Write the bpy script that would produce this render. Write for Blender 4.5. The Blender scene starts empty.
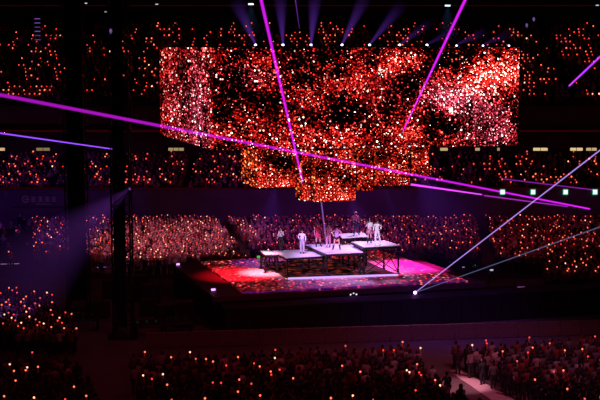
import bpy, bmesh, math, random
import numpy as np
from mathutils import Vector, Matrix
R = random.Random(7)
SC = bpy.context.scene
COL = SC.collection

# ------------------------------------------------------------------ camera, world, exposure, large lights
F = 1285.0
PITCH = math.atan(153 / F)
CAMZ = 20.0
cd = bpy.data.cameras.new('camera'); cam = bpy.data.objects.new('camera', cd); COL.objects.link(cam)
cam.location = (0, 0, CAMZ); cam.rotation_euler = (math.pi / 2 - PITCH, 0, 0)
cd.sensor_width = 36; cd.lens = F / 600 * 36; cd.clip_start = 1; cd.clip_end = 600
SC.camera = cam
w = bpy.data.worlds.new('world'); SC.world = w; w.use_nodes = True
w.node_tree.nodes['Background'].inputs[0].default_value = (1.0, 0.10, 0.20, 1)
w.node_tree.nodes['Background'].inputs[1].default_value = 0.013  # dim red frontal fill, added; enters at the open camera side, no source in hall
vs = SC.view_settings
vs.view_transform = 'Standard'; vs.look = 'None'; vs.exposure = 0; vs.gamma = 1; vs.use_curve_mapping = False
SC.cycles.max_bounces = 4; SC.cycles.volume_bounces = 0; SC.cycles.transparent_max_bounces = 64
SC.cycles.use_denoising = True
SC.cycles.sample_clamp_indirect = 2

_c, _s = math.cos(PITCH), math.sin(PITCH)
def ray(px, py):
    a = (px - 300) / F; b = (200 - py) / F
    return Vector((a, _c + b * _s, -_s + b * _c))
def at(px, py, Y):
    d = ray(px, py); return Vector((0, 0, CAMZ)) + d * (Y / d.y)
def gnd(px, py, z):
    d = ray(px, py); return Vector((0, 0, CAMZ)) + d * ((z - CAMZ) / d.z)
def project(p):
    v = Vector(p) - Vector((0, 0, CAMZ))
    dz = v.y * _c - v.z * _s; u = v.y * _s + v.z * _c
    return 300 + F * v.x / dz, 200 - F * u / dz

def spot(name, pos, target, power, color, angle, blend=.6, size=.2):
    l = bpy.data.lights.new(name, 'SPOT'); o = bpy.data.objects.new(name, l); COL.objects.link(o)
    l.energy = power; l.color = color; l.spot_size = math.radians(angle); l.spot_blend = blend; l.shadow_soft_size = size
    o.location = pos; o.rotation_euler = (Vector(target) - Vector(pos)).to_track_quat('-Z', 'Y').to_euler()
    return o
DECK = 2.6
# stage wash: lamps hung under the big screen's frame and in the roof
spot('spot_platform_wash', (-9, 72, 27), (2.5, 97.5, 5.0), 66423, (.50, .30, 1.0), 12, .6)
spot('spot_key', (14, 74, 29), (3.0, 96.8, 4.4), 65025, (1.0, .40, .80), 11, .9)
spot('spot_white_floor', (-4.5, 97, 12.2), (-2.9, 98.4, DECK), 16848, (1, .42, .55), 26, 1)
spot('spot_red_floor', (-3, 95, 12.2), (-4.6, 97.5, DECK), 17550, (1, .006, .02), 40, .9)
spot('spot_rear_platform', (6, 104.5, 12.2), (4.8, 100.5, 5), 5500, (.75, .45, 1), 55, .9)
spot('spot_left_performers', (-2, 91, 12.3), (-.9, 97.6, 5), 3200, (.8, .6, 1), 40, .9)
spot('spot_white_performers', (8.5, 91, 12.3), (5.6, 98.2, 5.6), 4200, (.95, .75, 1), 26, .9)
spot('spot_violet_front', (3, 92, 12.2), (2.5, 93.8, DECK), 1872, (.45, .10, 1), 50, 1)
spot('spot_magenta_floor', (11, 103, 12.2), (8.6, 101.5, DECK), 20160, (1, .015, .42), 44, .8)
spot('spot_violet_floor', (0, 106, 12.2), (-3.0, 103.2, DECK), 3000, (.3, .05, 1), 30, .9)
spot('spot_crowd_pink', (-19, 100, 27), (-13.0, 121, 1.5), 27257, (1, .22, .36), 34, .8)
spot('spot_crowd_violet', (4, 108, 12.2), (3, 126, 1.0), 3432, (.85, .10, .62), 80, .9)
spot('spot_crowd_red', (14, 108, 12.2), (22, 124, 1.5), 1050, (1, .06, .10), 60, .9)
spot('spot_bowl_violet', (-22, 88, 27), (-28, 134, 4), 12600, (.32, .06, .9), 34, 1)
spot('spot_bowl_blue', (0, 110, 12.2), (3, 137, 3.2), 2200, (.25, .03, .9), 70, 1)
spot('spot_front_crowd', (20, 60, 30), (13, 78, 0), 8892, (1, .20, .40), 44, 1)
spot('spot_front_red', (-10, 58, 30), (-4, 78, 0), 2040, (1, .05, .07), 70, 1)
spot('spot_barrier', (12, 62, 32), (4, 86, 0), 3500, (1, .10, .16), 60, 1)
spot('spot_aisle_pink', (6, 66, 26), (9.6, 74.5, 0), 30000, (1, .35, .5), 9, .8)
spot('spot_apron_blue', (7, 80, 24), (10, 89, 2.2), 6000, (.12, .05, 1), 40, 1)
spot('spot_left_violet', (-15, 80, 24), (-22, 91, 0), 12000, (.4, .12, .9), 16, 1)

# ------------------------------------------------------------------ helpers
def new_mat(name):
    m = bpy.data.materials.new(name); m.use_nodes = True
    return m
def surf(name, col, rough=.6, metal=0, noise=.25, scale=6, emit=None, es=0):
    m = new_mat(name); nt = m.node_tree; b = nt.nodes['Principled BSDF']
    b.inputs['Roughness'].default_value = rough; b.inputs['Metallic'].default_value = metal
    n = nt.nodes.new('ShaderNodeTexNoise'); n.inputs['Scale'].default_value = scale; n.inputs['Detail'].default_value = 3
    tc = nt.nodes.new('ShaderNodeTexCoord'); nt.links.new(tc.outputs['Object'], n.inputs['Vector'])
    r = nt.nodes.new('ShaderNodeValToRGB')
    a = [max(0, c * (1 - noise)) for c in col]; e = [min(1, c * (1 + noise)) for c in col]
    r.color_ramp.elements[0].position = .3; r.color_ramp.elements[1].position = .7
    r.color_ramp.elements[0].color = (*a, 1); r.color_ramp.elements[1].color = (*e, 1)
    nt.links.new(n.outputs['Fac'], r.inputs['Fac']); nt.links.new(r.outputs['Color'], b.inputs['Base Color'])
    if emit:
        b.inputs['Emission Color'].default_value = (*emit, 1); b.inputs['Emission Strength'].default_value = es
    return m
def glow(name, col, s, sample=False):
    m = new_mat(name); nt = m.node_tree; nt.nodes.clear()
    e = nt.nodes.new('ShaderNodeEmission'); o = nt.nodes.new('ShaderNodeOutputMaterial')
    e.inputs[0].default_value = (*col, 1); e.inputs[1].default_value = s
    nt.links.new(e.outputs[0], o.inputs[0])
    if not sample: m.cycles.emission_sampling = 'NONE'
    return m
def mesh_obj(name, bm, mats, parent=None, smooth=False):
    me = bpy.data.meshes.new(name)
    bmesh.ops.recalc_face_normals(bm, faces=bm.faces)
    bm.to_mesh(me); bm.free()
    for m in (mats if isinstance(mats, (list, tuple)) else [mats]): me.materials.append(m)
    if smooth:
        for p in me.polygons: p.use_smooth = True
    o = bpy.data.objects.new(name, me); COL.objects.link(o)
    if parent: o.parent = parent
    return o
def tag(o, label, cat, group=None):
    o['label'] = label; o['category'] = cat
    if group: o['group'] = group
    return o
def thing(name, label, cat, loc=(0, 0, 0), rz=0, group=None):
    o = bpy.data.objects.new(name, None); COL.objects.link(o); o.location = loc; o.rotation_euler = (0, 0, rz)
    o.empty_display_size = .2
    return tag(o, label, cat, group)
def struct(name, bm, m):
    o = mesh_obj(name, bm, m); o['kind'] = 'structure'; return o
def dup(root, loc=None, rz=None, label=None, group=None, scale=None):
    r = root.copy(); COL.objects.link(r)
    if loc is not None: r.location = loc
    if rz is not None: r.rotation_euler = (0, 0, rz)
    if scale is not None: r.scale = (scale,) * 3
    if label: r['label'] = label
    if group: r['group'] = group
    for ch in root.children:
        c = ch.copy(); COL.objects.link(c); c.parent = r
        for g in ch.children:
            d = g.copy(); COL.objects.link(d); d.parent = c
    return r
def BM(): return bmesh.new()
def box(bm, c, s, rz=0, bev=0, mi=0, mat=None):
    M = Matrix.Translation(c) @ Matrix.Rotation(rz, 4, 'Z')
    if mat is not None: M = mat @ M
    M = M @ Matrix.Diagonal((s[0], s[1], s[2], 1))
    v = bmesh.ops.create_cube(bm, size=1, matrix=M)['verts']
    fs = {f for x in v for f in x.link_faces}
    for f in fs: f.material_index = mi
    if bev:
        es = list({e for x in v for e in x.link_edges})
        bmesh.ops.bevel(bm, geom=es, offset=bev, segments=2, affect='EDGES', profile=.5)
def tube(bm, a, b, r0, r1=None, n=8, mi=0):
    a, b = Vector(a), Vector(b); d = b - a; L = d.length
    if L < 1e-6: return
    M = Matrix.Translation((a + b) / 2) @ d.to_track_quat('Z', 'Y').to_matrix().to_4x4()
    v = bmesh.ops.create_cone(bm, cap_ends=True, segments=n, radius1=r0, radius2=r0 if r1 is None else r1, depth=L, matrix=M)['verts']
    for f in {f for x in v for f in x.link_faces}: f.material_index = mi
def ball(bm, c, r, n=8, sc=(1, 1, 1), mi=0):
    v = bmesh.ops.create_uvsphere(bm, u_segments=n, v_segments=max(4, n // 2 + 1), radius=r,
                                  matrix=Matrix.Translation(c) @ Matrix.Diagonal((*sc, 1)))['verts']
    for f in {f for x in v for f in x.link_faces}: f.material_index = mi
def slab(bm, pts, z0, z1, mi=0):
    lo = [bm.verts.new((p[0], p[1], z0)) for p in pts]; hi = [bm.verts.new((p[0], p[1], z1)) for p in pts]
    fs = [bm.faces.new(lo[::-1]), bm.faces.new(hi)]
    n = len(pts)
    for i in range(n): fs.append(bm.faces.new((lo[i], lo[(i + 1) % n], hi[(i + 1) % n], hi[i])))
    for f in fs: f.material_index = mi
def extrude_x(bm, prof, x0, x1):
    a = [bm.verts.new((x0, y, z)) for y, z in prof]; b = [bm.verts.new((x1, y, z)) for y, z in prof]
    n = len(prof); bm.faces.new(a); bm.faces.new(b[::-1])
    for i in range(n): bm.faces.new((a[i], b[i], b[(i + 1) % n], a[(i + 1) % n]))

# node helpers for the screen pictures
class N:
    def __init__(s, m): s.t = m.node_tree
    def m(s, op, a, b=None, c=None, clamp=False):
        n = s.t.nodes.new('ShaderNodeMath'); n.operation = op; n.use_clamp = clamp
        for i, v in enumerate((a, b, c)):
            if v is None: continue
            if isinstance(v, (int, float)): n.inputs[i].default_value = v
            else: s.t.links.new(v, n.inputs[i])
        return n.outputs[0]
    def blob(s, x, y, cx, cy, a, b, ang, amp):
        ca, sa = math.cos(ang), math.sin(ang)
        dx = s.m('SUBTRACT', x, cx); dy = s.m('SUBTRACT', y, cy)
        u = s.m('ADD', s.m('MULTIPLY', dx, ca / a), s.m('MULTIPLY', dy, sa / a))
        v = s.m('ADD', s.m('MULTIPLY', dx, -sa / b), s.m('MULTIPLY', dy, ca / b))
        q = s.m('ADD', s.m('MULTIPLY', u, u), s.m('MULTIPLY', v, v))
        return s.m('MULTIPLY', s.m('EXPONENT', s.m('MULTIPLY', q, -1)), amp)
def led_mat(name, base, blobs, tints, cell=(4.6, 4.6), strength=1.5, warm=0.0, noise_scale=.35, boost=()):
    """A video wall that shows thousands of glowing dots. UV = metres on the wall."""
    m = new_mat(name); nt = m.node_tree; nt.nodes.clear(); k = N(m)
    uv = nt.nodes.new('ShaderNodeUVMap'); sep = nt.nodes.new('ShaderNodeSeparateXYZ'); nt.links.new(uv.outputs[0], sep.inputs[0])
    x, y = sep.outputs[0], sep.outputs[1]
    dens = nt.nodes.new('ShaderNodeTexNoise'); dens.noise_dimensions = '2D'; dens.inputs['Scale'].default_value = noise_scale
    dens.inputs['Detail'].default_value = 4; nt.links.new(uv.outputs[0], dens.inputs['Vector'])
    D = k.m('ADD', k.m('MULTIPLY', k.m('SUBTRACT', dens.outputs['Fac'], .5), 1.6), base)
    for b in blobs: D = k.m('ADD', D, k.blob(x, y, *b))
    D = k.m('MAXIMUM', D, .13)
    G = None
    for q_ in boost: G = k.blob(x, y, *q_) if G is None else k.m('ADD', G, k.blob(x, y, *q_))
    T = None
    for b in tints:
        q = k.blob(x, y, *b); T = q if T is None else k.m('ADD', T, q)
    layers = []
    for i, (sc, thr) in enumerate(((1.0, 1.0), (2.1, .8))):
        mp = nt.nodes.new('ShaderNodeMapping'); mp.inputs['Scale'].default_value = (cell[0] * sc, cell[1] * sc, 1)
        mp.inputs['Location'].default_value = (3.7 * i, 9.1 * i, 0); nt.links.new(uv.outputs[0], mp.inputs[0])
        vo = nt.nodes.new('ShaderNodeTexVoronoi'); vo.voronoi_dimensions = '2D'; vo.inputs['Scale'].default_value = 1
        nt.links.new(mp.outputs[0], vo.inputs['Vector'])
        cs = nt.nodes.new('ShaderNodeSeparateColor'); nt.links.new(vo.outputs['Color'], cs.inputs[0])
        mr = nt.nodes.new('ShaderNodeMapRange'); mr.interpolation_type = 'SMOOTHSTEP'
        mr.inputs['From Min'].default_value = .58; mr.inputs['From Max'].default_value = .12
        nt.links.new(vo.outputs['Distance'], mr.inputs['Value'])
        on = k.m('MULTIPLY', k.m('SUBTRACT', k.m('MULTIPLY', D, thr), cs.outputs[0]), 6, clamp=True)
        br = k.m('ADD', k.m('MULTIPLY', k.m('POWER', cs.outputs[1], 5), 3.4), .16)
        I = k.m('MULTIPLY', k.m('MULTIPLY', mr.outputs[0], on), br)
        if G is not None: I = k.m('MULTIPLY', I, k.m('ADD', G, 1.0))
        ra = nt.nodes.new('ShaderNodeValToRGB'); e = ra.color_ramp.elements
        e[0].position = 0; e[0].color = (.85, .006, .010, 1)
        e[1].position = 1; e[1].color = (1, .72, .62, 1)
        n_ = e.new(.58); n_.color = (.95, .02 + warm * .08, .015, 1)
        n_ = e.new(.80); n_.color = (1, .075 + warm * .22, .05, 1)
        hot = k.m('ADD', k.m('MULTIPLY', cs.outputs[2], .55), k.m('MULTIPLY', k.m('POWER', cs.outputs[1], 4), .62))
        if G is not None: hot = k.m('ADD', hot, k.m('MULTIPLY', G, .10))
        sh = hot if T is None else k.m('ADD', hot, k.m('MULTIPLY', T, .2))
        nt.links.new(sh, ra.inputs[0])
        colr = ra.outputs[0]
        if T is not None:
            mx = nt.nodes.new('ShaderNodeMix'); mx.data_type = 'RGBA'
            nt.links.new(k.m('MULTIPLY', T, .5, clamp=True), mx.inputs[0]); nt.links.new(colr, mx.inputs[6])
            mx.inputs[7].default_value = (.85, .16, .36, 1); colr = mx.outputs[2]
        sc_ = nt.nodes.new('ShaderNodeVectorMath'); sc_.operation = 'SCALE'
        nt.links.new(colr, sc_.inputs[0]); nt.links.new(I, sc_.inputs['Scale'])
        layers.append(sc_.outputs[0])
    ad = nt.nodes.new('ShaderNodeVectorMath'); ad.operation = 'ADD'
    nt.links.new(layers[0], ad.inputs[0]); nt.links.new(layers[1], ad.inputs[1])
    em = nt.nodes.new('ShaderNodeEmission'); em.inputs[1].default_value = strength
    nt.links.new(ad.outputs[0], em.inputs[0])
    out = nt.nodes.new('ShaderNodeOutputMaterial'); nt.links.new(em.outputs[0], out.inputs[0])
    m.cycles.emission_sampling = 'NONE'
    return m

# ------------------------------------------------------------------ materials
M = {}
M['concrete'] = surf('dark_concrete', (.05, .035, .04), .9)
M['floor'] = surf('arena_floor', (.13, .10, .10), .8, scale=.6)
M['black'] = surf('black_cloth', (.008, .008, .010), .9)
M['blackmetal'] = surf('black_metal', (.018, .018, .02), .45, .6)
M['skirt'] = surf('stage_skirt', (.012, .012, .02), .8)
M['apron'] = surf('apron_board', (.10, .05, .06), .7)
M['fascia'] = surf('fascia_panel', (.10, .06, .14), .7, scale=.4)
M['roof'] = surf('roof_membrane', (.05, .035, .045), .9)
M['barrier'] = surf('barrier_panel', (.16, .10, .11), .6)
M['steel'] = surf('steel', (.25, .25, .27), .35, .9)
M['platform'] = surf('platform_top', (.62, .58, .66), .6, noise=.06)
M['aisle'] = surf('pale_walkway', (.62, .52, .52), .6, noise=.1)
M['case'] = surf('flight_case', (.03, .03, .035), .5)

# ------------------------------------------------------------------ the arena
b = BM(); box(b, (0, 95, -.25), (150, 180, .5)); struct('floor', b, M['floor'])
b = BM(); box(b, (0, 120, 34.3), (150, 130, .6)); struct('ceiling', b, M['roof'])
b = BM(); box(b, (0, 176.5, 17), (150, 1, 34)); struct('wall_back', b, M['roof'])
b = BM(); box(b, (-74.5, 120, 17), (1, 115, 34)); struct('wall_left', b, M['roof'])
b = BM(); box(b, (74.5, 120, 17), (1, 115, 34)); struct('wall_right', b, M['roof'])
# lower terrace (gentle steps), fascia, middle stand, concourse wall, upper stand
LOW = lambda y: 0 if y < 110 else .02 * (1 + math.floor((y - 110) / 1.0 + 1e-6))
def steps(y0, z0, n, run, rise):
    p = []
    for i in range(n):
        p += [(y0 + i * run, z0 + i * rise), (y0 + (i + 1) * run, z0 + i * rise)]
    return p
b = BM(); extrude_x(b, [(110, 0.0)] + steps(110, .02, 27, 1, .02) + [(137, 0.0)], -73, 73); struct('terrace_floor', b, M['concrete'])
b = BM(); box(b, (0, 137.5, 2.45), (146, 1, 4.9)); struct('wall_fascia', b, M['fascia'])
MID = (138.0, 3.7, 13, .95, .20)
b = BM(); extrude_x(b, [(138, 0)] + steps(*MID) + [(138 + 13 * .95, 0)], -73, 73); struct('middle_stand_floor', b, M['concrete'])
b = BM(); box(b, (0, 151.0, 10), (146, 1, 6.0)); struct('wall_concourse', b, M['concrete'])
UP = (147.2, 12.9, 22, .95, .40)
b = BM(); extrude_x(b, [(147.2, 12.6)] + steps(*UP) + [(147.2 + 22 * .95, 12.6 + 22 * .40 - .6)], -73, 73); struct('upper_stand_floor', b, M['concrete'])
b = BM(); box(b, (0, 147.0, 12.3), (146, .4, 2.0)); struct('wall_parapet', b, surf('parapet', (.09, .035, .035), .8))
# thin red ribbons of light along the balcony edges and under the roof
red_ribbon = glow('dim_red_ribbon', (.6, .02, .03), .035)
for i, (py, Y, hh) in enumerate(((5.6, 175.8, .10), (131.0, 146.6, .20), (188.3, 136.8, .10))):
    p = at(300, py, Y); b = BM(); box(b, (0, Y, p.z), (144, .1, hh)); struct(f'trim_{i + 1}', b, red_ribbon)
# lit windows of the concourse
wglow = glow('window_glow', (1, .72, .38), .85)
for i, (x0, x1, k) in enumerate(((440, 448, .7), (475, 480, .6), (497, 500, .5), (533, 548, 1), (570, 583, 1), (586, 597, .7),
                                 (168, 184, .45), (36, 50, .3), (-2, 5, .8), (255, 266, .6))):
    a = at(x0, 149.3, 150.35); c = at(x1, 149.3, 150.35)
    b = BM(); box(b, ((a.x + c.x) / 2, 150.45, a.z), (c.x - a.x, .12, .34), mi=0)
    box(b, ((a.x + c.x) / 2, 150.47, a.z + .21), (c.x - a.x + .2, .14, .08), mi=1); box(b, ((a.x + c.x) / 2, 150.47, a.z - .21), (c.x - a.x + .2, .14, .08), mi=1)
    nb = max(1, int((c.x - a.x) / .6))
    for j in range(nb + 1): box(b, (a.x + (c.x - a.x) * j / nb, 150.44, a.z), (.06, .14, .40), mi=1)
    struct(f'window_{i + 1}', b, [glow('window_pane_glow', (1, .70, .36), .75 * k), M['blackmetal']])
# dark portal beside the windows
a = at(547, 133, 150.4); c = at(570, 148, 150.4)
b = BM(); box(b, ((a.x + c.x) / 2, 150.42, (a.z + c.z) / 2), (c.x - a.x, .12, a.z - c.z)); struct('door_1', b, surf('portal_door', (.06, .02, .015), .6))
# faint advertising board on the fascia
ad = thing('advertising_board', 'dim violet advertising board on the dark balcony wall under the middle stand', 'sign', at(40, 200, 136.75))
b = BM(); box(b, (0, 0, 0), (6.2, .12, 1.4)); mesh_obj('board', b, M['fascia'], ad)
b = BM()
for k in range(24):
    t0, t1 = k * math.tau / 24, (k + 1) * math.tau / 24
    tube(b, (-1.55 + .33 * math.cos(t0), -.09, .1 + .33 * math.sin(t0)), (-1.55 + .33 * math.cos(t1), -.09, .1 + .33 * math.sin(t1)), .05, n=6)
box(b, (-1.45, -.09, .1), (.36, .05, .1))
for x in (-.7, .05, .8, 1.5):
    for z in (.32, .1, -.12): box(b, (x, -.09, z), (.5, .05, .08))
    box(b, (x, -.09, .1), (.08, .05, .5))
box(b, (.4, -.09, -.42), (1.6, .05, .06))
mesh_obj('logo_lettering', b, glow('dim_lettering', (.14, .03, .22), .17), ad)

# ------------------------------------------------------------------ stage
FL, FR, BL, BR = (gnd(*p, DECK) for p in ((243, 292.3), (468, 280.5), (201, 261.5), (382, 250.5)))
ux = (FR - FL).normalized(); uy = (BL - FL).normalized()
PSI = math.atan2(ux.y, ux.x)
FACE = math.atan2(-uy.x, uy.y)       # rotation that turns +Y into the stage's depth direction
def led_floor_mat():
    m = new_mat('led_floor'); nt = m.node_tree; k = N(m); bs = nt.nodes['Principled BSDF']
    bs.inputs['Base Color'].default_value = (.42, .36, .38, 1); bs.inputs['Roughness'].default_value = .45
    tc = nt.nodes.new('ShaderNodeTexCoord')
    def vor(sc, loc=0):
        mp = nt.nodes.new('ShaderNodeMapping'); mp.inputs['Scale'].default_value = sc; mp.inputs['Location'].default_value = (loc, loc, 0)
        nt.links.new(tc.outputs['Object'], mp.inputs[0])
        v = nt.nodes.new('ShaderNodeTexVoronoi'); v.voronoi_dimensions = '2D'; v.inputs['Scale'].default_value = 1
        nt.links.new(mp.outputs[0], v.inputs['Vector']); c = nt.nodes.new('ShaderNodeSeparateColor'); nt.links.new(v.outputs['Color'], c.inputs[0])
        return v.outputs['Distance'], c.outputs
    d, c = vor((3.6, 2.2, 1))
    n = nt.nodes.new('ShaderNodeTexNoise'); n.noise_dimensions = '2D'; n.inputs['Scale'].default_value = .8; n.inputs['Detail'].default_value = 4
    nt.links.new(tc.outputs['Object'], n.inputs['Vector'])
    dots = k.m('MULTIPLY', k.m('LESS_THAN', d, .38), k.m('LESS_THAN', c[0], .72))
    I = k.m('MULTIPLY', dots, k.m('ADD', k.m('MULTIPLY', k.m('POWER', c[1], 4), 2.2), .12))
    I = k.m('ADD', I, k.m('MULTIPLY', k.m('SUBTRACT', n.outputs['Fac'], .4), .5, clamp=True))
    ra = nt.nodes.new('ShaderNodeValToRGB'); e = ra.color_ramp.elements
    e[0].color = (.7, .008, .02, 1); e[1].color = (1, .25, .16, 1); q = e.new(.6); q.color = (.9, .03, .04, 1)
    nt.links.new(c[2], ra.inputs[0]); nt.links.new(ra.outputs[0], bs.inputs['Emission Color'])
    nt.links.new(k.m('MULTIPLY', I, .95), bs.inputs['Emission Strength'])
    return m
def off(p, a, c): return p + ux * a + uy * c
st = thing('concert_stage', 'square concert stage with glowing red floor under the hanging screens', 'stage')
b = BM(); slab(b, [FL, FR, BR, BL], DECK - .12, DECK); mesh_obj('led_floor', b, led_floor_mat(), st)
AFL, AFR, ABR, ABL = off(FL, -2.3, -.5), off(FR, 1.2, -.5), off(BR, 1.2, .6), off(BL, -2.3, .6)
b = BM(); slab(b, [AFL, AFR, ABR, ABL], DECK - .5, DECK - .125); mesh_obj('apron', b, M['apron'], st)
b = BM(); slab(b, [off(AFL, .1, .1), off(AFR, -.1, .1), off(ABR, -.1, -.1), off(ABL, .1, -.1)], 0, DECK - .5); mesh_obj('skirt', b, M['skirt'], st)
b = BM(); tube(b, off(FL, 0, -.05) - Vector((0, 0, .04)), off(FR, 0, -.05) - Vector((0, 0, .04)), .035)
mesh_obj('edge_light', b, glow('edge_violet', (.30, .02, .55), .25), st)
# black lower runway in front of the stage
RW = thing('black_runway', 'long low black runway across the front of the stage', 'runway')
r0, r1 = off(AFL, .4, -.15), off(AFL, 30, -.15)
b = BM(); slab(b, [off(AFL, .4, -2.2), off(AFL, 31, -2.2), off(AFL, 31, -.1), off(AFL, .4, -.1)], 0, 2.0); mesh_obj('deck', b, M['skirt'], RW)
for i in range(20):
    p = off(AFL, .9 + i * 1.55, -2.22); b = BM(); box(b, (p.x, p.y, 1.0), (.03, .03, 1.9), PSI); mesh_obj('panel_seam', b, M['blackmetal'], RW)
# lift well in the stage: dark panel with dim glowing pattern, platforms stand in it
def well_mat():
    m = new_mat('lift_well_led'); nt = m.node_tree; k = N(m); bs = nt.nodes['Principled BSDF']
    bs.inputs['Base Color'].default_value = (.02, .012, .012, 1); bs.inputs['Roughness'].default_value = .4
    tc = nt.nodes.new('ShaderNodeTexCoord'); n = nt.nodes.new('ShaderNodeTexNoise'); n.inputs['Scale'].default_value = 1.5; n.inputs['Detail'].default_value = 5
    nt.links.new(tc.outputs['Object'], n.inputs['Vector'])
    bs.inputs['Emission Color'].default_value = (.9, .10, .03, 1)
    nt.links.new(k.m('MULTIPLY', k.m('SUBTRACT', n.outputs['Fac'], .5), 1.6, clamp=True), bs.inputs['Emission Strength'])
    return m
wf, wr, wl = gnd(288, 279.3, DECK), gnd(398, 275.5, DECK), gnd(258, 262, DECK)
wb = wr + (wl - wf)
wt = thing('lift_well', 'dark sunken lift well glowing dim orange under the raised platforms', 'stage lift')
b = BM(); slab(b, [wf, wr, wb, wl], DECK + .005, DECK + .03); mesh_obj('panel', b, well_mat(), wt)
b = BM()
for p, q in ((wf, wr),):
    tube(b, p + Vector((0, 0, .04)), q + Vector((0, 0, .04)), .09, n=6)
mesh_obj('rim_light', b, glow('rim_lilac', (.60, .35, 1), 1.3), wt)

PLAT = []
def platform(label, pix, z):
    f_l, f_r, b_r, b_l = (gnd(*p, z) for p in pix)
    c = (f_l + f_r + b_r + b_l) / 4
    t = thing('raised_platform', label, 'platform', (c.x, c.y, DECK + .03), 0, 'raised platforms on the stage')
    q = [p - Vector((c.x, c.y, DECK + .03)) for p in (f_l, f_r, b_r, b_l)]
    h = z - DECK - .03
    b = BM(); slab(b, q, h - .06, h); mesh_obj('top', b, M['platform'], t)
    b = BM(); slab(b, [p * .995 for p in q], h - .24, h - .062); mesh_obj('frame', b, M['blackmetal'], t)
    ins = [Vector((p.x * .9, p.y * .9, 0)) for p in q]
    for p in ins:
        b = BM(); tube(b, p, p + Vector((0, 0, h - .242)), .07, n=10); box(b, p + Vector((0, 0, .015)), (.3, .3, .03))
        mesh_obj('leg', b, M['blackmetal'], t)
    for i in range(4):
        p, r_ = ins[i], ins[(i + 1) % 4]
        b = BM(); tube(b, p + Vector((0, 0, .1)), r_ + Vector((0, 0, h - .35)), .035, n=6); tube(b, r_ + Vector((0, 0, .1)), p + Vector((0, 0, h - .35)), .035, n=6)
        mesh_obj('brace', b, M['blackmetal'], t)
    return t
P1, P2, P3, P4, P0 = 4.10, 4.45, 4.85, 5.0, 4.05
platform('lilac lit raised platform with one performer, at the front by the small green lamp', ((286, 257.6), (326, 255.2), (310, 249.2), (272, 250.6)), P1)
platform('bright pinkish white raised platform in the middle carrying three performers', ((326, 253.6), (363, 252), (350, 243.2), (306, 244.6)), P2)
platform('lilac raised platform under the two performers in white', ((363, 246.6), (401, 245.2), (385, 240.4), (352, 241.6)), P3)
platform('small raised platform behind the others under the performer in dark trousers', ((342, 238), (368, 236.6), (364, 232.6), (338, 233.6)), P4)
platform('narrow raised platform strip beside the small green lamp', ((265, 254.4), (278.5, 254.3), (269.5, 250.3), (260, 250.5)), P0)

# ------------------------------------------------------------------ hanging video walls
def wall_uv(bm, verts, W, H, layer, x0=0, y0=0):
    f = bm.faces.new(verts)
    for l, q in zip(f.loops, ((x0, y0), (x0 + W, y0), (x0 + W, y0 + H), (x0, y0 + H))): l[layer].uv = q
def display(name, p0, p1, z0, z1, mat, parent, th=.10):
    """thin upright display slab from p0 to p1 (outer face to the right-hand side of p0->p1)"""
    b = BM(); L = b.loops.layers.uv.new('UVMap'); W = (p1 - p0).length
    d = (p1 - p0).normalized(); nrm = Vector((d.y, -d.x, 0)) * -th
    mk = lambda p, z, o: b.verts.new((p.x + o.x, p.y + o.y, z))
    Z = Vector((0, 0, 0))
    A = [mk(p0, z0, Z), mk(p1, z0, Z), mk(p1, z1, Z), mk(p0, z1, Z)]
    B = [mk(p0, z0, nrm), mk(p1, z0, nrm), mk(p1, z1, nrm), mk(p0, z1, nrm)]
    wall_uv(b, A, W, z1 - z0, L)
    for q in ((1, 0, 0, 1), (2, 1, 1, 2), (3, 2, 2, 3), (0, 3, 3, 0)):
        f = b.faces.new((A[q[0]], A[q[1]], B[q[2]], B[q[3]])); f.material_index = 1
    f = b.faces.new(B[::-1]); f.material_index = 1
    o = mesh_obj(name, b, [mat, M['blackmetal']], parent)
    return o
SB, ST = at(212, 150.5, 93).z, at(212, 47.5, 93).z
s_fl = at(212, 100, 93); s_fr = at(520, 100, 97.8); s_bl = at(160, 100, 110); s_br = s_fr + (s_bl - s_fl)
for v in (s_fl, s_fr, s_bl, s_br): v.z = 0
SW, SH = (s_fr - s_fl).length, ST - SB
fx = lambda px: (px - 212) / 308 * SW
fy = lambda py: (150 - py) / 103 * SH
kx, ky = SW / 308, SH / 103
def bl(px, py, a, c, deg, amp): return (fx(px), fy(py), a * kx, c * ky, math.radians(deg), amp)
front_mat = led_mat('front_video', .33, [bl(485, 78, 52, 20, 22, .75), bl(330, 137, 130, 13, 0, .30), bl(385, 68, 52, 9, 16, .35), bl(236, 60, 36, 18, 0, .22),
    bl(290, 88, 42, 18, 0, -.22), bl(352, 112, 60, 8, 8, -.16), bl(432, 62, 20, 13, 40, -.36), bl(492, 90, 18, 6, 0, -.22), bl(450, 128, 42, 9, -8, -.36),
    bl(440, 103, 40, 10, 10, .25), bl(500, 140, 30, 10, 0, .1)],
    [bl(460, 106, 50, 14, -15, .8), bl(490, 138, 26, 14, 0, .7), bl(240, 78, 22, 10, 0, .4)], (6.4, 6.4), 2.0, boost=[bl(483, 80, 46, 15, 24, 1.6), bl(322, 138, 120, 9, 0, .5), bl(385, 66, 32, 7, 18, .7)])
side_mat = led_mat('side_video', .62, [(13, 3, 2.5, 3, .4, .2), (9, 5, 1.6, 4, .3, -.25), (4, 3, 4, 4, 0, .1)], [(14, 2, 3, 4, 0, .8), (8, 3, 5, 3, 0, .35)], (1.9, 5.0), 1.15, noise_scale=.6, boost=[(14.5, 4, 1.2, 6, -.35, .9), (6, 1.5, 5, 1.5, 0, .5)])
vs_ = thing('video_screen', 'huge hanging box shaped video screen showing thousands of red dots', 'screen')
display('front_display', s_fl, s_fr, SB, ST, front_mat, vs_)
display('side_display', s_bl, s_fl, SB, ST, side_mat, vs_)
display('side_display', s_fr, s_br, SB, ST, side_mat, vs_)
display('back_display', s_br, s_bl, SB, ST, front_mat, vs_)
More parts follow.
